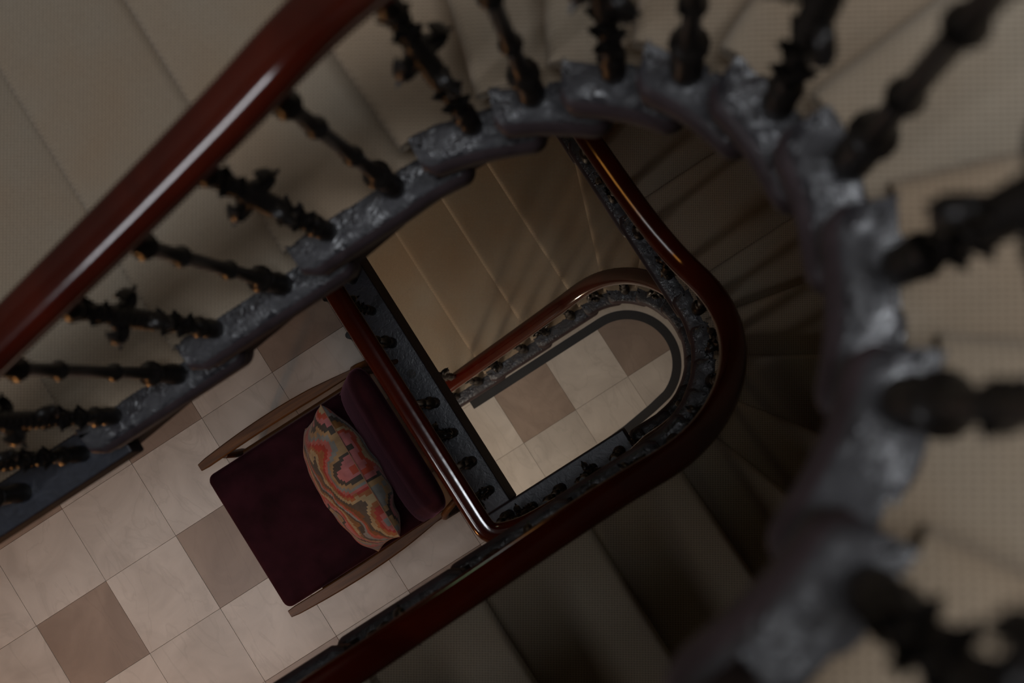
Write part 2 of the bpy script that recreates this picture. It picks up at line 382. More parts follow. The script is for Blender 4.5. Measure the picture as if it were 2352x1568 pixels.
def flight(name, path, z0, n, r, fronts, dirs, label, s_end):
    """fronts: arc positions of the n front lines, dirs: outward angles of the front lines (deg)"""
    root = empty(name, (*path.at(fronts[0]), z0)); tag(root, label, 'staircase')
    par = Matrix.Translation(-root.location)
    lines = [(path.at(s), unit(a)) for s, a in zip(fronts, dirs)]
    zs = [z0+r*(k+1) for k in range(n)]
    nxt = lines[1:]+[(path.at(s_end), unit(dirs[-1]))]
    kids = []
    for k in range(n):
        kids.append(make_step(root, zs[k], r, *lines[k], *nxt[k], first=(k == 0)))
    se = list(fronts[1:])+[s_end]
    for k in range(n):
        kids.append(make_end(root, path, fronts[k], se[k], zs[k], over=.055 if k < n-1 else .0))
    kids.append(make_string(root, path, list(fronts), zs, s_end))
    kids.append(make_soffit(root, [(l[0], l[1]) for l in lines]+[nxt[-1]], zs+[zs[-1]+.05]))
    for k in kids: k.matrix_parent_inverse = par
    return root, lines, zs

ZL = ZG-6.14          # chair landing
ZU = ZG-3.31          # upper landing
rA = ZL/13; rB = (ZU-ZL)/15; rC = .1885
# A: straight treads, then winders round the bend
fA = [pathA.near(p) for p in ((-.985, .492), (-.69, .492), (-.375, .492), (-.075, .492))]
aA0 = pathA.near((-.06, .492)); 
for k in range(8): fA.append(fA[3]+.125*(k+1))
sA_end = pathA.near((-.18, -.081))
fA = fA[:12]
dA = [90, 90, 90, 90]+[70, 47, 24, 2, -20, -42, -64, -82]
stairA, lA, zA = flight('staircase', pathA, 0, 12, rA, fA, dA, 'lowest beige carpeted staircase, climbing from the ground floor around the tiled well', sA_end)
fB = [pathB.near(p) for p in ((.205, 1.30), (.205, .935), (.205, .575), (.205, .222), (.178, .108), (.147, .012), (.085, -.055), (.008, -.092), (-.09, -.10), (-.375, -.10), (-.695, -.10), (-1.015, -.10), (-1.335, -.10), (-1.655, -.10))]
dB = [0, 0, 0, 0, -13, -33, -54, -71, -88, -90, -90, -90, -90, -90]
stairB, lB, zB = flight('staircase', pathB, ZL, 14, rB, fB, dB, 'middle beige carpeted staircase with winders, starting from the chair landing behind the dark red handrail', pathB.near((-1.975, -.10)))
fC = [pathC.near(p) for p in ((-1.03, .497), (-.715, .497), (-.405, .497), (-.115, .497), (.017, .455), (.108, .398), (.186, .326), (.226, .243), (.233, .143), (.206, .046), (.140, -.058), (.045, -.125), (-.06, -.155), (-.40, -.168))]
dC = [90, 90, 90, 92, 74, 61, 47, 26, 4, -20, -38, -58, -78, -90]
stairC, lC, zC = flight('staircase', pathC, ZU, 14, rC, fC, dC, 'uppermost beige carpeted staircase nearest the camera, curving around the top and right of the photo', pathC.near((-.72, -.168)))
ZT = ZU+rC*15

# --------------------------------------------------------------- floors
T = .34; OX, OY = -.42425*6.14, .0885*6.14          # origin of the landing's tile grid
def slab(name, polys, z, th, m, parent=None):
    mb = MB()
    for x0, x1, y0, y1 in polys: mb.box(x0, x1, y0, y1, z-th, z)
    return obj(name, mb.mesh(name, smooth=False, weld=False), m, parent)
tile_cache = {}
def tile(parent, x0, x1, y0, y1, z, dark):
    g = .0006; w, h = x1-x0-2*g, y1-y0-2*g
    key = (round(w, 4), round(h, 4), dark)
    if key not in tile_cache:
        mb = MB(); e = .0006; th = .012
        a = [(e, e, 0), (w-e, e, 0), (w-e, h-e, 0), (e, h-e, 0)]; b = [(0, 0, -e), (w, 0, -e), (w, h, -e), (0, h, -e)]; c = [(0, 0, -th), (w, 0, -th), (w, h, -th), (0, h, -th)]
        mb.add(a+b+c, [(0, 1, 2, 3)]+[(i, (i+1) % 4, 4+(i+1) % 4, 4+i)[::-1] for i in range(4)]+[(4+i, 4+(i+1) % 4, 8+(i+1) % 4, 8+i)[::-1] for i in range(4)])
        tile_cache[key] = mb.mesh('tile', smooth=False)
    o = obj('tile', tile_cache[key], M_TILED if dark else M_TILE, parent)
    o.location = (x0+g, y0+g, z+random.uniform(-.0003, .0003)-parent.location.z)
    if dark: o['label'] = 'darker taupe marble tile'
    return o
def tile_rect(parent, rect, z, ox, oy, par):
    X0, X1, Y0, Y1 = rect
    i0, i1 = math.floor((X0-ox)/T), math.ceil((X1-ox)/T); j0, j1 = math.floor((Y0-oy)/T), math.ceil((Y1-oy)/T)
    for i in range(i0, i1):
        for j in range(j0, j1):
            x0, x1, y0, y1 = max(ox+i*T, X0), min(ox+(i+1)*T, X1), max(oy+j*T, Y0), min(oy+(j+1)*T, Y1)
            if x1-x0 < .012 or y1-y0 < .012: continue
            tile(parent, x0, x1, y0, y1, z, (i % 2 == 0) and (j % 2 == par))
# ground floor
g0 = slab('floor', [(XW, XE, YS, YN)], -.012, .2, M_GROUT); tag(g0, 'ground floor paved with cream and taupe marble tiles, seen deep down through the well', kind='structure')
GX, GY = -.08898*8.63, .01724*8.63
tile_rect(g0, (XW, .55, -.45, .85), 0, GX-T*10, GY-T*10, 0)
def band(name, path, off0, off1, z, th, m, parent, s0=0, s1=None):
    s1 = path.L if s1 is None else s1
    rows = []
    for s in list(np.arange(s0, s1, .02))+[s1]:
        p, n = path.at(s), path.out(s); a, b = p+n*off0, p+n*off1
        rows.append([(a[0], a[1], z-th), (a[0], a[1], z), (b[0], b[1], z), (b[0], b[1], z-th)])
    mb = MB(); mb.tube(rows); o = obj(name, mb.mesh(name, smooth=False), m, parent); return o
pathG = Path([(-.90, .505)]+[(-.06, .505)]+arc(-.055, .2075, .2975, 88, -70)+[(-.066, -.094), (-.25, -.118), (-.80, -.15)])
tag(band('border_inlay', pathG, -.050, 0, .0015, .010, M_BLACK, g0), 'dark marble inlay line following the well')
tag(band('border_slab', pathG, -.001, .30, .0012, .010, M_TILE, g0, s0=.0), 'plain cream marble border')
# chair landing
l0 = slab('floor', [(XW, -.88, YS, YN), (-.88, -.18, YS, -.20)], ZL-.012, .22, M_GROUT)
tag(l0, 'chair landing paved with cream and taupe marble tiles, holding the plum armchair', kind='structure')
tile_rect(l0, (-3.1, -.88, YS, YN), ZL, OX-T*10, OY-T*10, 1)
tile_rect(l0, (-.88, -.18, YS, -.20), ZL, OX-T*10, OY-T*10, 1)
def trim(name, rects, z, th, parent, lab):
    for (x0, x1, y0, y1) in rects:
        mb = MB(); mb.box(x0, x1, y0, y1, z-th, z); me = mb.mesh(name, smooth=False); o = obj(name, me, (M_EDGE, M_STRING), parent); bevel(o, .006)
        for f in me.polygons: f.material_index = 0 if f.normal.z > .5 else 1
        o['label'] = lab
trim('edge_trim', [(-.88, -.712, -.055, YN), (-.88, -.19, -.2, -.055)], ZL+.004, .30, l0, 'dark painted stone edging of the well')
g1 = slab('floor', [(.205, XE, 1.30, YN)], ZL, .22, M_CARPET); tag(g1, 'small carpeted landing piece at the foot of the middle staircase', kind='structure')
# upper landing
u0 = slab('floor', [(XW, -2.0, YS, YN), (-2.0, -1.03, .60, YN)], ZU, .22, M_CARPET); tag(u0, 'upper landing covered with beige ribbed carpet at the left edge', kind='structure')
trim('edge_trim', [(-1.975, -1.02, .497, .60), (-2.08, -1.97, -.10, .60)], ZU+.004, .085, u0, 'dark painted stone edging of the upper landing')
t0 = slab('floor', [(XW, -.74, YS, -.17)], ZT, .22, M_CARPET); tag(t0, 'topmost carpeted landing beside the camera', kind='structure')

# --------------------------------------------------------------- walls, ceiling, doors
ZC = ZG+3.1
def wall(name, x0, x1, y0, y1, z0=-.2, z1=ZC):
    mb = MB(); mb.box(x0, x1, y0, y1, z0, z1); return tag(obj(name, mb.mesh(name, smooth=False), M_WALL), name.replace('_', ' ')+' of plain warm plaster', kind='structure')
wall('wall_back', XW, XE, YN, YN+.15); wall('wall_front', XW, XE, YS-.15, YS); wall('wall_left', XW-.15, XW, YS-.15, YN+.15); wall('wall_right', XE, XE+.15, YS-.15, YN+.15)
mb = MB()
for r in ((XW, -.30, YS, YN), (1.30, XE, YS, YN), (-.30, 1.30, YS, -.58), (-.30, 1.30, .28, YN)): mb.box(r[0], r[1], r[2], r[3], ZC, ZC+.15)
tag(obj('ceiling', mb.mesh('ceiling', smooth=False, weld=False), M_WALL), 'white ceiling with a skylight opening over the stairwell', kind='structure')

# --------------------------------------------------------------- handrails and balusters
# handrail section (across, height above its underside)
RAILP = [(-.018, 0), (-.024, .004), (-.031, .008), (-.0345, .014), (-.0325, .019), (-.035, .024), (-.0368, .032), (-.0355, .040), (-.0315, .047), (-.025, .0520), (-.015, .0552), (0, .056)]
RAILP = RAILP+[(-a, b) for a, b in RAILP[::-1][1:]]
def rail_mesh(pts):
    P = np.array(pts, float); rows = []
    for i in range(len(P)):
        t = P[min(i+1, len(P)-1)]-P[max(i-1, 0)]; t /= np.linalg.norm(t)
        sd = np.array([t[1], -t[0], 0]); sd /= np.linalg.norm(sd); up = np.cross(sd, t)
        if up[2] < 0: up = -up
        rows.append([tuple(P[i]+sd*a+up*b) for a, b in RAILP])
    mb = MB(); mb.tube(rows); return mb.mesh('handrail', angle=50)
def smooth_z(pts, sg=.07, it=1):
    P = np.array(pts, float); d = np.hypot(*np.diff(P[:, :2], axis=0).T); s = np.r_[0, np.cumsum(d)]; z = P[:, 2].copy()
    for i in range(len(P)):
        w = np.exp(-.5*((s-s[i])/sg)**2)
        # reflect at the ends so level ends stay level
        P[i, 2] = (w*z).sum()/w.sum()
    return P
def smooth_xy(P, sg=.03):
    P = np.array(P, float); d = np.hypot(*np.diff(P[:, :2], axis=0).T); s = np.r_[0, np.cumsum(d)]; Q = P.copy()
    for i in range(len(P)):
        w = np.exp(-.5*((s-s[i])/sg)**2); Q[i, :2] = (P[:, :2]*w[:, None]).sum(0)/w.sum()
    return Q

def leaf(mb, base, d, up, L, Wd, curl=.5, th=.004):
    """small cast leaf: pointed, curling outwards"""
    base, d, up = (np.array(x, float) for x in (base, d, up)); sd = np.cross(up, d); rows = []
    for t in (0, .25, .5, .75, 1):
        c = base+up*L*t+d*L*curl*(t**2); w = Wd*math.sin(math.pi*(.18+.80*t))*.5+.0008; h = th*(1-.7*t)
        rows.append([tuple(c-sd*w), tuple(c-d*h), tuple(c+sd*w), tuple(c+d*h)])
    mb.tube(rows)
def fancy_mesh():
    """ornate cast baluster, height 1 unit = drawn for .82 m"""
    H = .82; mb = MB(); sc = 1.0
    pr = [(.019, -.006), (.019, .05), (.016, .055), (.0165, .085), (.013, .09), (.019, .097), (.021, .104), (.016, .112), (.012, .118), (.015, .135), (.0115, .15)]
    z = .15
    while z < .70:
        rr = .0105 if z < .34 or z > .56 else .013
        pr += [(rr, z+.006), (rr+.0045, z+.013), (rr+.001, z+.02), (rr-.0012, z+.028)]; z += .028
    pr += [(.013, .705), (.018, .715), (.018, .728), (.012, .74), (.012, .84)]
    mb.lathe(pr, 10)
    for i, z in enumerate((.17, .215, .262, .305, .59, .635, .68)):
        for q in range(4):
            a = math.pi/2*q+(math.pi/4 if i % 2 else 0); d = (math.cos(a), math.sin(a), 0)
            leaf(mb, (d[0]*.009, d[1]*.009, z-.012), d, (0, 0, 1), .030, .016, .55 if i < 4 else .45)
    return mb.mesh('baluster', angle=50)
def scroll_mesh():
    """the four curled acanthus leaves round the middle of an ornate baluster"""
    out = []
    for q in range(4):
        mb = MB(); a = math.pi/2*q+.3; d = np.array((math.cos(a), math.sin(a), 0)); up = np.array((0, 0, 1.0)); sd = np.cross(up, d)
        zc = .455+(.052 if q % 2 else -.052); sg = 1 if q % 2 == 0 else -1
        rows = []
        for t in np.linspace(0, 1, 13):
            th = math.radians(-70+320*t); rr = .026*(1-.52*t)
            c = d*(.020+rr*math.cos(th)*.9+.006*t)+up*(zc+sg*rr*math.sin(th)*1.35)
            w = .011*(1-.35*t); h = .0042+.004*t
            rad = d*math.cos(th)+up*sg*math.sin(th)
            rows.append([tuple(c+sd*w), tuple(c+rad*h+sd*w*.5), tuple(c+rad*h-sd*w*.5), tuple(c-sd*w), tuple(c-rad*h-sd*w*.5), tuple(c-rad*h+sd*w*.5)])
        mb.tube(rows)
        leaf(mb, d*.010+up*(zc-sg*.03), d, up*sg*1.0, .055, .024, .8, .005)
        out.append(mb.mesh('leaf_scroll', angle=60))
    return out
def plain_mesh():
    mb = MB()
    pr = [(.0185, -.006), (.0185, .045), (.0155, .052), (.016, .125), (.0135, .132), (.0205, .14), (.0215, .15), (.016, .158), (.0105, .165), (.0095, .30)]
    for z in (.33, .56):
        pr += [(.0095, z-.012), (.0135, z-.006), (.0150, z), (.0135, z+.006), (.0095, z+.012)]
    pr += [(.010, .68), (.016, .70), (.018, .71), (.012, .72), (.011, .84)]
    mb.lathe(pr, 12)
    for z in (.34, .57):
        for q in range(2):
            a = math.pi*q+.6; d = (math.cos(a), math.sin(a), 0); leaf(mb, (d[0]*.009, d[1]*.009, z-.02), d, (0, 0, 1), .024, .012, .4, .003)
    return mb.mesh('baluster', angle=50)
ME_F, ME_S, ME_P = fancy_mesh(), scroll_mesh(), plain_mesh()
def railing(name, P, feet, label):
    """P: 3-D points of the underside line of the handrail; feet: (x, y, z_foot, kind)"""
    root = empty(name, tuple(P[0])); tag(root, label, 'railing'); par = Matrix.Translation(-root.location)
    h = obj('handrail', rail_mesh(P), M_RAIL, root); h.matrix_parent_inverse = par; h['label'] = 'polished dark red mahogany handrail'
    A = np.array(P)
    for (x, y, z, kind) in feet:
        i = int(np.argmin(np.hypot(A[:, 0]-x, A[:, 1]-y))); top = A[i, 2]+.012; sc = (top-z)/.83
        rz = random.uniform(0, 6.28)
        b = obj('baluster', ME_F if kind else ME_P, M_IRON, root); b.matrix_parent_inverse = par
        b.location = (x, y, z); b.scale = (1, 1, sc) if kind else (1.18, 1.18, sc); b.rotation_euler = (0, 0, rz)
        b['label'] = 'ornate cast iron baluster with curled leaves' if kind else 'slim plain cast iron baluster with collars'
        if kind:
            for m_ in ME_S: obj('leaf_scroll', m_, M_IRON, b)
    return root

OFF = .052
def flight_rail_pts(path, fronts, zs, s0, s1, hgt, off=OFF, step=.02, lead=0.0):
    fr = np.array(list(fronts)); z = np.array(list(zs)); pts = []
    sl0 = (z[1]-z[0])/(fr[1]-fr[0]); sl1 = (z[-1]-z[-2])/(fr[-1]-fr[-2])
    for s in np.arange(s0, s1+1e-6, step):
        if s < fr[0]: zz = z[0]+sl0*(s-fr[0])
        elif s > fr[-1]: zz = z[-1]+sl1*(s-fr[-1])
        else: zz = float(np.interp(s, fr, z))
        p = path.at(s)+path.out(s)*(off(s) if callable(off) else off); pts.append([p[0], p[1], zz+hgt])
    return pts
def level(p0, p1, z, step=.02):
    p0, p1 = np.array(p0, float), np.array(p1, float); n = max(2, int(np.linalg.norm(p1-p0)/step))
    return [[*(p0+(p1-p0)*k/n), z] for k in range(n+1)]
def feet_for(path, fronts, zs, s_end, off=OFF, wide=.2, start=0):
    se = list(fronts[1:])+[s_end]; out = []; kind = start
    for k, (a, b) in enumerate(zip(fronts, se)):
        pos = [a+(b-a)*.22, a+(b-a)*.72] if b-a > wide else [a+(b-a)*.5]
        for s in pos:
            p = path.at(s)+path.out(s)*(off(s) if callable(off) else off); out.append((p[0], p[1], zs[k], kind % 2)); kind += 1
    return out
HR = .80
# lowest flight and the chair landing: one continuous handrail
PA = flight_rail_pts(pathA, fA, zA, fA[0]-.02, sA_end-.02, HR, off=.066)
zr = ZL+.86
PA = [p for p in PA if p[2] < zr+.02]
tail = [p for p in flight_rail_pts(pathA, fA, zA, fA[0]-.02, sA_end-.02, HR, off=.066)][len(PA):]
PA += [[p[0], p[1], zr] for p in tail]
PA += level((-.2, -.165), (-.60, -.150), zr)+level((-.62, -.148), (-.735, -.112), zr)+level((-.735, -.115), (-.735, YN), zr)[1:]
PA = smooth_z(PA, .06); PA = smooth_xy(PA, .035)
fe = feet_for(pathA, fA, zA, sA_end, off=.062, start=1)
k = 0
for x in (-.245, -.369, -.517, -.647): fe.append((x, -.122, ZL+.003, k % 2)); k += 1
fe.append((-.745, -.100, ZL+.003, 0))
for i, y in enumerate((.023, .155, .289, .428, .575, .72, .87, 1.02, 1.17, 1.32, 1.47)): fe.append((-.757 if y < .5 else -.775, y, ZL+.003, (i+1) % 2))
railing('stair_railing', PA, fe, 'lower mahogany and iron railing beside the armchair, running down around the tiled well')
# middle flight
sb = pathB.near((.175, .04))
offB = lambda s: .042+.046*math.exp(-((s-sb)/.24)**2)
PB = flight_rail_pts(pathB, fB, zB, fB[0]-.28, fB[-1]+.30, HR, off=offB)
PB += level((-1.97, -.152), (-2.03, -.14), ZU+.86)+level((-2.03, -.12), (-2.03, .215), ZU+.86)
PB = smooth_xy(smooth_z(PB, .06), .03)
fe = feet_for(pathB, fB, zB, pathB.near((-1.975, -.1)), start=0, off=lambda s: .046+.026*math.exp(-((s-sb)/.24)**2))+[(-2.03, y, ZU+.003, i % 2) for i, y in enumerate((-.08, .06, .18))]
railing('stair_railing', PB, fe, 'middle mahogany and iron railing rounding the bend at the centre right')
# upper flight
PC = level((-2.03, .195), (-2.03, .535), ZU+.86)+level((-2.03, .549), (-1.25, .549), ZU+.86)
q = flight_rail_pts(pathC, fC, zC, fC[0]-.16, pathC.near((-.72, -.168)), HR)
PC += [p for p in q]
PC += level((-.75, -.22), (-.80, -.22), ZT+.86)+level((-.81, -.23), (-.81, YS), ZT+.86)
PC = smooth_xy(smooth_z(PC, .05), .03)
fe = [(-2.03, .32, ZU+.003, 0), (-2.03, .48, ZU+.003, 1)]+[(x, .553, ZU+.003, i % 2) for i, x in enumerate((-1.88, -1.72, -1.56, -1.42, -1.275, -1.118))]
b_ = []; kd = 1
FT = {4: (.085, .480), 5: (.190, .405), 6: (.252, .320), 7: (.292, .198), 8: (.293, .090), 9: (.244, -.024), 10: (.158, -.112), 11: (.047, -.186)}
KD = {4: 0, 5: 1, 6: 0, 7: 1, 8: 0, 9: 1, 10: 0, 11: 1}
for k in range(14):
    a, e = fC[k], (fC[1:]+[pathC.near((-.72, -.168))])[k]
    for w in ((.23, .73) if e-a > .2 else (.58,)):
        s = a+(e-a)*w; p = pathC.at(s)+pathC.out(s)*.055
        if k in FT: p = FT[k]
        b_.append((p[0], p[1], zC[k], KD.get(k, kd % 2))); kd += 1
railing('stair_railing', PC, fe+b_, 'uppermost mahogany and iron railing nearest the camera, blurred at the right')

# --------------------------------------------------------------- armchair
def cushion_block(x0, x1, y0, y1, z0, z1, rc, nx=18, ny=16, crown=.012, noise_a=.003, zslope=0.0):
    """upholstered block with rounded edges"""
    mb = MB(); rows = []
    def rr(t, z, w):                       # rounded rectangle ring
        pts = []
        cxs = [(x1-w-rc, y1-w-rc, 0), (x0+w+rc, y1-w-rc, 90), (x0+w+rc, y0+w+rc, 180), (x1-w-rc, y0+w+rc, 270)]
        for cx, cy, a0 in cxs:
            for a in np.linspace(a0, a0+90, 6): pts.append((cx+rc*math.cos(math.radians(a)), cy+rc*math.sin(math.radians(a)), z))
        return pts
    e = min(.022, (z1-z0)/2.2)
    prof = [(e*.9, z0), (e*.3, z0+e*.3), (0, z0+e), (0, z1-e)]+[(e-e*math.cos(math.radians(a)), z1-e+e*math.sin(math.radians(a))) for a in (25, 50, 75, 90)]
    for w, z in prof: rows.append(rr(0, z, w))
    for w in (.05, .09, .14, .19, .24):
        cx, cy = (x0+x1)/2, (y0+y1)/2; k = 1-w/.26
        rows.append([(cx+(p[0]-cx)*k, cy+(p[1]-cy)*k, z1+crown*(1-k*k)) for p in rr(0, z1, e)])
    rows = [[(p[0], p[1], p[2]+zslope*(p[0]-x0)+(noise_a*noise.noise((p[0]*7, p[1]*7, p[2]*7)) if i > 3 else 0)) for p in r] for i, r in enumerate(rows)]
    mb.tube(rows); return mb.mesh('cushion', angle=60)
ch = empty('armchair', (-1.2, .34, ZL)); tag(ch, 'mid-century armchair with plum velvet seat and slim teak arms, against the landing rail', 'armchair')
cp = Matrix.Translation(-ch.location)
def part(name, me, m, label=None, parent=None):
    o = obj(name, me, m, ch if parent is None else parent)
    if parent is None: o.matrix_parent_inverse = cp
    if label: o['label'] = label
    return o
zf = ZL
seat = part('seat', cushion_block(-1.575, -.90, .052, .624, zf+.33, zf+.455, .028, zslope=-.05), M_VELVET, 'plum velvet seat cushion')
mb = MB(); mb.box(-1.54, -.93, .075, .60, zf+.27, zf+.325); part('seat_frame', mb.mesh('seat_frame', smooth=False), M_TEAK)
# backrest: leaning upholstered panel
mb = MB(); rows = []
for i, t in enumerate(np.linspace(0, 1, 15)):
    z = zf+.40+.465*t; cx = -.957+.140*t-.006*math.sin(math.pi*t)
    ring = []
    tt = .056*(1-.25*t)*math.sqrt(max(.03, 1-(2*t-1)**8)); hw = .294-.008*t-.03*max(0, (t-.85)/.15)**2-.02*max(0, (.12-t)/.12)**2
    for a in np.linspace(0, 2*math.pi, 32, endpoint=False):
        c, s_ = math.cos(a), math.sin(a); e = .24
        yy = hw*math.copysign(abs(s_)**e, s_); bow = -.030*(yy/hw)**2*0+.0
        ring.append((cx+tt*math.copysign(abs(c)**.8, c)-.010*(1-(yy/.29)**2)*(1 if c < 0 else .0), .337+yy, z))
    rows.append(ring)
mb.tube(rows); back = part('backrest', mb.mesh('backrest', angle=70), M_VELVET, 'plum velvet backrest leaning on the handrail side')
# piping line round the backrest
mb = MB(); rows = []
for t in np.linspace(0, 1, 40):
    a = t*math.pi; yy = .337-.272*math.cos(a); zz = zf+.46+.365*math.sin(a)**.35
    tq = (zz-zf-.40)/.44; cx = -.957+.140*tq-.006*math.sin(math.pi*tq)-.056*(1-.25*tq)*.80
    rows.append([(cx+.003*math.cos(b), yy, zz+.003*math.sin(b)) for b in np.linspace(0, 2*math.pi, 6, endpoint=False)])
mb.tube(rows); pp = obj('piping', mb.mesh('piping'), M_VELVET, back)
def arm(side):
    """wooden armrest: narrow at the front, swelling in the middle, thin at the post"""
    Y0 = .652 if side > 0 else .032
    mb = MB(); rows = []
    for t in np.linspace(0, 1, 22):
        x = -1.536+.675*t
        w = .0165+.0055*math.sin(math.pi*min(1, t*1.05))**.9
        if t < .012: w -= .003*(1-t/.012)
        w = w*(1-.45*max(0, (t-.72)/.28)**1.3)
        bow = side*(.013*math.sin(math.pi*t)-.010*t)
        z = zf+.575+.018*math.sin(math.pi*t*.9)-.005*t; h = .014-.003*abs(t-.5)
        yc = Y0+bow
        rows.append([(x, yc-w, z-h*.4), (x, yc-w*.6, z-h), (x, yc+w*.6, z-h), (x, yc+w, z-h*.4), (x, yc+w, z+h*.6), (x, yc+w*.8, z+h), (x, yc-w*.8, z+h), (x, yc-w, z+h*.6)])
    mb.tube(rows); return mb.mesh('armrest', angle=35)
def tube_pts(pts, rad, n=10):
    mb = MB(); P = [np.array(p, float) for p in pts]; rows = []
    for i, p in enumerate(P):
        t = P[min(i+1, len(P)-1)]-P[max(i-1, 0)]; t /= np.linalg.norm(t); a = np.cross(t, (0, 1, 0.01)); a /= np.linalg.norm(a); b = np.cross(t, a)
        r = rad[i] if isinstance(rad, (list, tuple)) else rad
        rows.append([tuple(p+a*r*math.cos(q)+b*r*math.sin(q)) for q in np.linspace(0, 2*math.pi, n, endpoint=False)])
    mb.tube(rows); return mb.mesh('leg', angle=50)
for side in (1, -1):
    Y = .650 if side > 0 else .030
    part('armrest', arm(side), M_TEAK, 'slim shaped teak armrest')
    part('leg', tube_pts([(-1.47, Y, zf), (-1.455, Y, zf+.25), (-1.44, Y-side*.006, zf+.565)], [.010, .017, .012]), M_TEAK)
    part('leg', tube_pts([(-.80, Y, zf), (-.87, Y, zf+.25), (-.885, Y, zf+.50), (-.868, Y-side*.004, zf+.60), (-.845, Y-side*.010, zf+.66), (-.80, Y-side*.022, zf+.70), (-.785, Y-side*.024, zf+.705)], [.010, .016, .016, .013, .012, .012, .006]), M_TEAK)
    part('side_rail', tube_pts([(-1.455, Y-side*.01, zf+.30), (-.88, Y-side*.01, zf+.26)], .013), M_TEAK)
part('stretcher', tube_pts([(-1.44, .03, zf+.29), (-1.44, .65, zf+.29)], .012), M_TEAK)
part('stretcher', tube_pts([(-.79, .052, zf+.70), (-.79, .628, zf+.70)], .010), M_TEAK)

# --------------------------------------------------------------- scatter cushion standing on the seat
nu, nv = 44, 40
V = []; UV = []; Fc = []
a_, b2 = .262, .222
bot = np.array((-1.115, .314, zf+.455+.215)); 
# frame: U along the seam (chair's width), Vv up along the lean, Nn towards the front of the chair
U = np.array((.018, 1, 0)); U /= np.linalg.norm(U); lean = math.radians(23)
Vv = np.array((math.sin(lean), 0, math.cos(lean))); Nn = np.cross(U, Vv)
if Nn[0] > 0: Nn = -Nn
cc = np.array((-1.080, .313, zf+.652))
def pil(u, v, sgn):
    x = a_*u*(1-.05*(1-v*v)); y = b2*v*(1-.045*(1-u*u))
    pu, pv = max(0, 1-abs(u)**2.2), max(0, 1-abs(v)**2.2)
    t = .108*(pu**.5)*(pv**.5)
    e = (1-u*u)*(1-v*v)
    wr = .006*noise.noise((u*5+sgn*3, v*2.2, .5))*e**.3+.010*math.sin(9*u+6*v)*max(0, abs(u)-.55)*pv**.5
    # heavy fold near the lower right corner and a crease on the top seam
    wr += -.018*math.exp(-((u+.62)/.10)**2-((v-.55)/.35)**2)*e**.3
    if v < 0: t *= 1+.10*abs(v)
    return cc+U*x+Vv*y+Nn*sgn*(t+wr*(1 if t > .004 else 0))
for sgn in (1, -1):
    n0 = len(V)
    for j in range(nv+1):
        for i in range(nu+1):
            u, v = -1+2*i/nu, -1+2*j/nv
            u = math.sin(u*math.pi/2)*.75+u*.25; v = math.sin(v*math.pi/2)*.75+v*.25
            V.append(tuple(pil(u, v, sgn))); UV.append(((u+1)/2, (v+1)/2 if sgn > 0 else 1.37-(v+1)/2))
    for j in range(nv):
        for i in range(nu):
            q = (n0+j*(nu+1)+i, n0+j*(nu+1)+i+1, n0+(j+1)*(nu+1)+i+1, n0+(j+1)*(nu+1)+i)
            Fc.append(q if sgn > 0 else q[::-1])
me = bpy.data.meshes.new('cushion'); me.from_pydata(V, [], Fc); me.update()
ul = me.uv_layers.new(name='UVMap')
for l in me.loops: ul.data[l.index].uv = UV[l.vertex_index]
bm = bmesh.new(); bm.from_mesh(me); bmesh.ops.remove_doubles(bm, verts=bm.verts, dist=1e-5); bmesh.ops.recalc_face_normals(bm, faces=bm.faces); bm.to_mesh(me); bm.free()
me.polygons.foreach_set('use_smooth', [True]*len(me.polygons))
cu = empty('scatter_cushion', tuple(cc-Vv*b2)); tag(cu, 'square cushion in a red, pink, ochre and grey zigzag print, standing on the plum seat', 'cushion')
ci = Matrix.Translation(-cu.location)
o = obj('cover', me, M_CUSH, cu); o.matrix_parent_inverse = ci
# seam: piped edge and the small zip tab
mb = MB(); rows = []
ring = [(t, 1) for t in np.linspace(-1, 1, 40)]+[(1, t) for t in np.linspace(1, -1, 40)][1:]+[(t, -1) for t in np.linspace(1, -1, 40)][1:]+[(-1, t) for t in np.linspace(-1, 1, 40)][1:-1]
pts = [pil(u, v, 1) for u, v in ring]
for i, p in enumerate(pts):
    t = pts[(i+1) % len(pts)]-pts[i-1]; t /= np.linalg.norm(t); a = Nn; b = np.cross(t, a)
    rows.append([tuple(p+a*.0018*math.cos(q)+b*.0018*math.sin(q)) for q in np.linspace(0, 2*math.pi, 6, endpoint=False)])
mb.grid(rows, closeu=True, closev=True)
M_SEAM, _, b_ = mat('seam_thread'); b_.inputs['Base Color'].default_value = (.24, .12, .07, 1); b_.inputs['Roughness'].default_value = .8
o = obj('seam', mb.mesh('seam'), M_SEAM, cu); o.matrix_parent_inverse = ci; o['label'] = 'thin tan seam around the edge'

# --------------------------------------------------------------- lamps out of the frame that warm the lower floors
def sconce(loc, e, rad, label, col=(1.0, .52, .22)):
    r = empty('wall_lamp', loc); tag(r, label, 'lamp')
    mb = MB(); mb.lathe([(.05, -.10), (.085, -.09), (.06, .08), (.045, .08), (.045, -.08)], 16); s = obj('lamp_shade', mb.mesh('lamp_shade'), M_SHADE, r)
    mb = MB(); mb.lathe([(.03, -.16), (.035, -.15), (.01, -.13), (.01, -.10)], 12); obj('lamp_base', mb.mesh('lamp_base'), M_BRASS, r)
    point('lamp_light', (loc[0], loc[1], loc[2]+.16), e, col, rad)
sconce((-2.95, -.45, ZL+.80), 18, .06, 'small warm lamp at the left end of the chair landing', (1.0, .42, .12))
sconce((-2.1, -.25, .92), 32, .06, 'small warm lamp by the foot of the lowest staircase', (1.0, .80, .60))
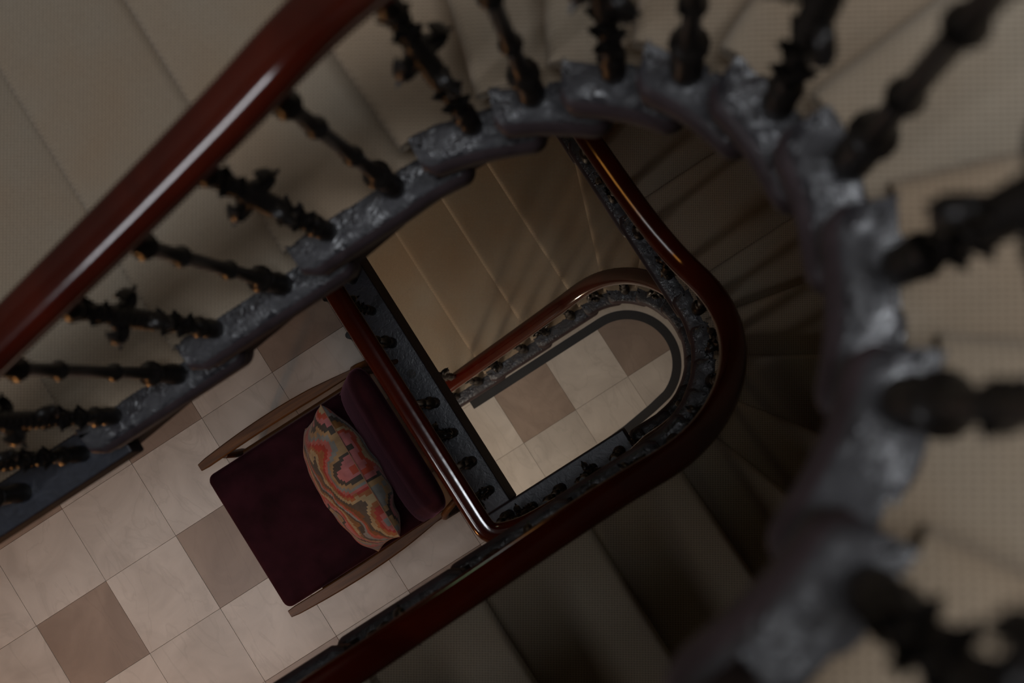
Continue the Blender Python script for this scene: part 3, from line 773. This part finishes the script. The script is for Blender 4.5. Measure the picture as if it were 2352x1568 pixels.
# unseen amber spot, added to tint a winder tread of the lowest flight yellow
sl = bpy.data.lights.new('added_amber_spot', 'SPOT'); sl.energy = 11; sl.color = (1.0, .48, .04); sl.spot_size = math.radians(20); sl.spot_blend = .3; sl.shadow_soft_size = .02
so = bpy.data.objects.new('added_amber_spot', sl); C.objects.link(so); so.location = (1.12, .52, 1.47)
so.rotation_euler = (Vector((.34, .56, 1.17))-Vector(so.location)).to_track_quat('-Z', 'Y').to_euler()
pl = empty('wall_lamp', (1.15, .52, 1.445)); tag(pl, 'made-up brass fitting for the added amber spot over the winders of the lowest staircase', 'lamp')  # invented lamp fitting, only houses the added amber spot
mb = MB(); mb.lathe([(.012, .0), (.02, .01), (.02, .05), (.01, .06)], 12); obj('added_lamp_head', mb.mesh('added_lamp_head'), M_BRASS, pl)
mb = MB(); mb.box(0, .265, -.006, .006, .045, .057); obj('added_lamp_arm', mb.mesh('added_lamp_arm'), M_BRASS, pl)
def panel(x, y, z, w, lab):
    r = empty('ceiling_light', (x, y, z)); tag(r, lab, 'ceiling light')
    mb = MB(); mb.box(-w/2-.03, w/2+.03, -w/2-.03, w/2+.03, -.012, 0); obj('light_frame', mb.mesh('light_frame', smooth=False), M_WALL, r)
    mb = MB(); mb.box(-w/2, w/2, -w/2, w/2, -.016, -.010); obj('diffuser', mb.mesh('diffuser', smooth=False), M_PANEL, r)
M_PANEL = emit_mat('lit_panel', (1, .93, .85), 1.5)
panel(-2.45, .0, ZU-.222, .6, 'square lit ceiling panel over the chair landing')
panel(-1.6, -.6, ZL-.242, .6, 'square lit ceiling panel over the ground floor')

def window(name, x, y0, y1, z0, z1, lab):
    r = empty(name, (x, (y0+y1)/2, z0)); tag(r, lab, kind='structure')
    w, h = y1-y0, z1-z0; mb = MB()
    for a in ((-w/2-.05, -w/2, -.05, h+.05), (w/2, w/2+.05, -.05, h+.05), (-w/2, w/2, -.05, 0), (-w/2, w/2, h, h+.05), (-w/2, w/2, h/2-.015, h/2+.015)): mb.box(0, .03, a[0], a[1], a[2], a[3])
    obj('window_frame', mb.mesh('window_frame', smooth=False, weld=False), M_FRAME, r)
    for k in range(2):
        mb = MB(); mb.box(.004, .010, -w/2, w/2, h/2*k+.0, h/2*(k+1)); obj('pane', mb.mesh('pane', smooth=False), M_PANE, r)
M_FRAME, _, b_ = mat('frame_paint'); b_.inputs['Base Color'].default_value = (.5, .48, .44, 1)
M_PANE = emit_mat('daylit_glass', (.93, .95, 1.0), 1.5)
window('window_1', XW+.002, -.17, .23, ZG-1.05, ZG+.95, 'tall daylit window high in the left wall of the stairwell')

# narrow leaded window of coloured glass in the back wall above the foot of the middle staircase
r = empty('window_2', (.05, YN-.002, ZG-4.35)); tag(r, 'narrow leaded window of orange, clear and green glass in the back wall', kind='structure')
mb = MB()
for a in ((-.09, -.06, -.03, .93), (.06, .09, -.03, .93), (-.06, .06, -.03, 0), (-.06, .06, .90, .93), (-.06, .06, .295, .305), (-.06, .06, .595, .605)): mb.box(a[0], a[1], -.03, 0, a[2], a[3])
obj('window_frame', mb.mesh('window_frame', smooth=False, weld=False), M_FRAME, r)
for k, (c, nm) in enumerate((((1.0, .42, .08), 'orange pane'), ((.9, .92, .95), 'clear pane'), ((.55, .85, .45), 'green pane'))):
    mb = MB(); mb.box(-.06, .06, -.012, -.006, .3*k, .3*(k+1)); o = obj('pane', mb.mesh('pane', smooth=False), emit_mat('coloured_glass', c, 3.0), r); o['label'] = nm
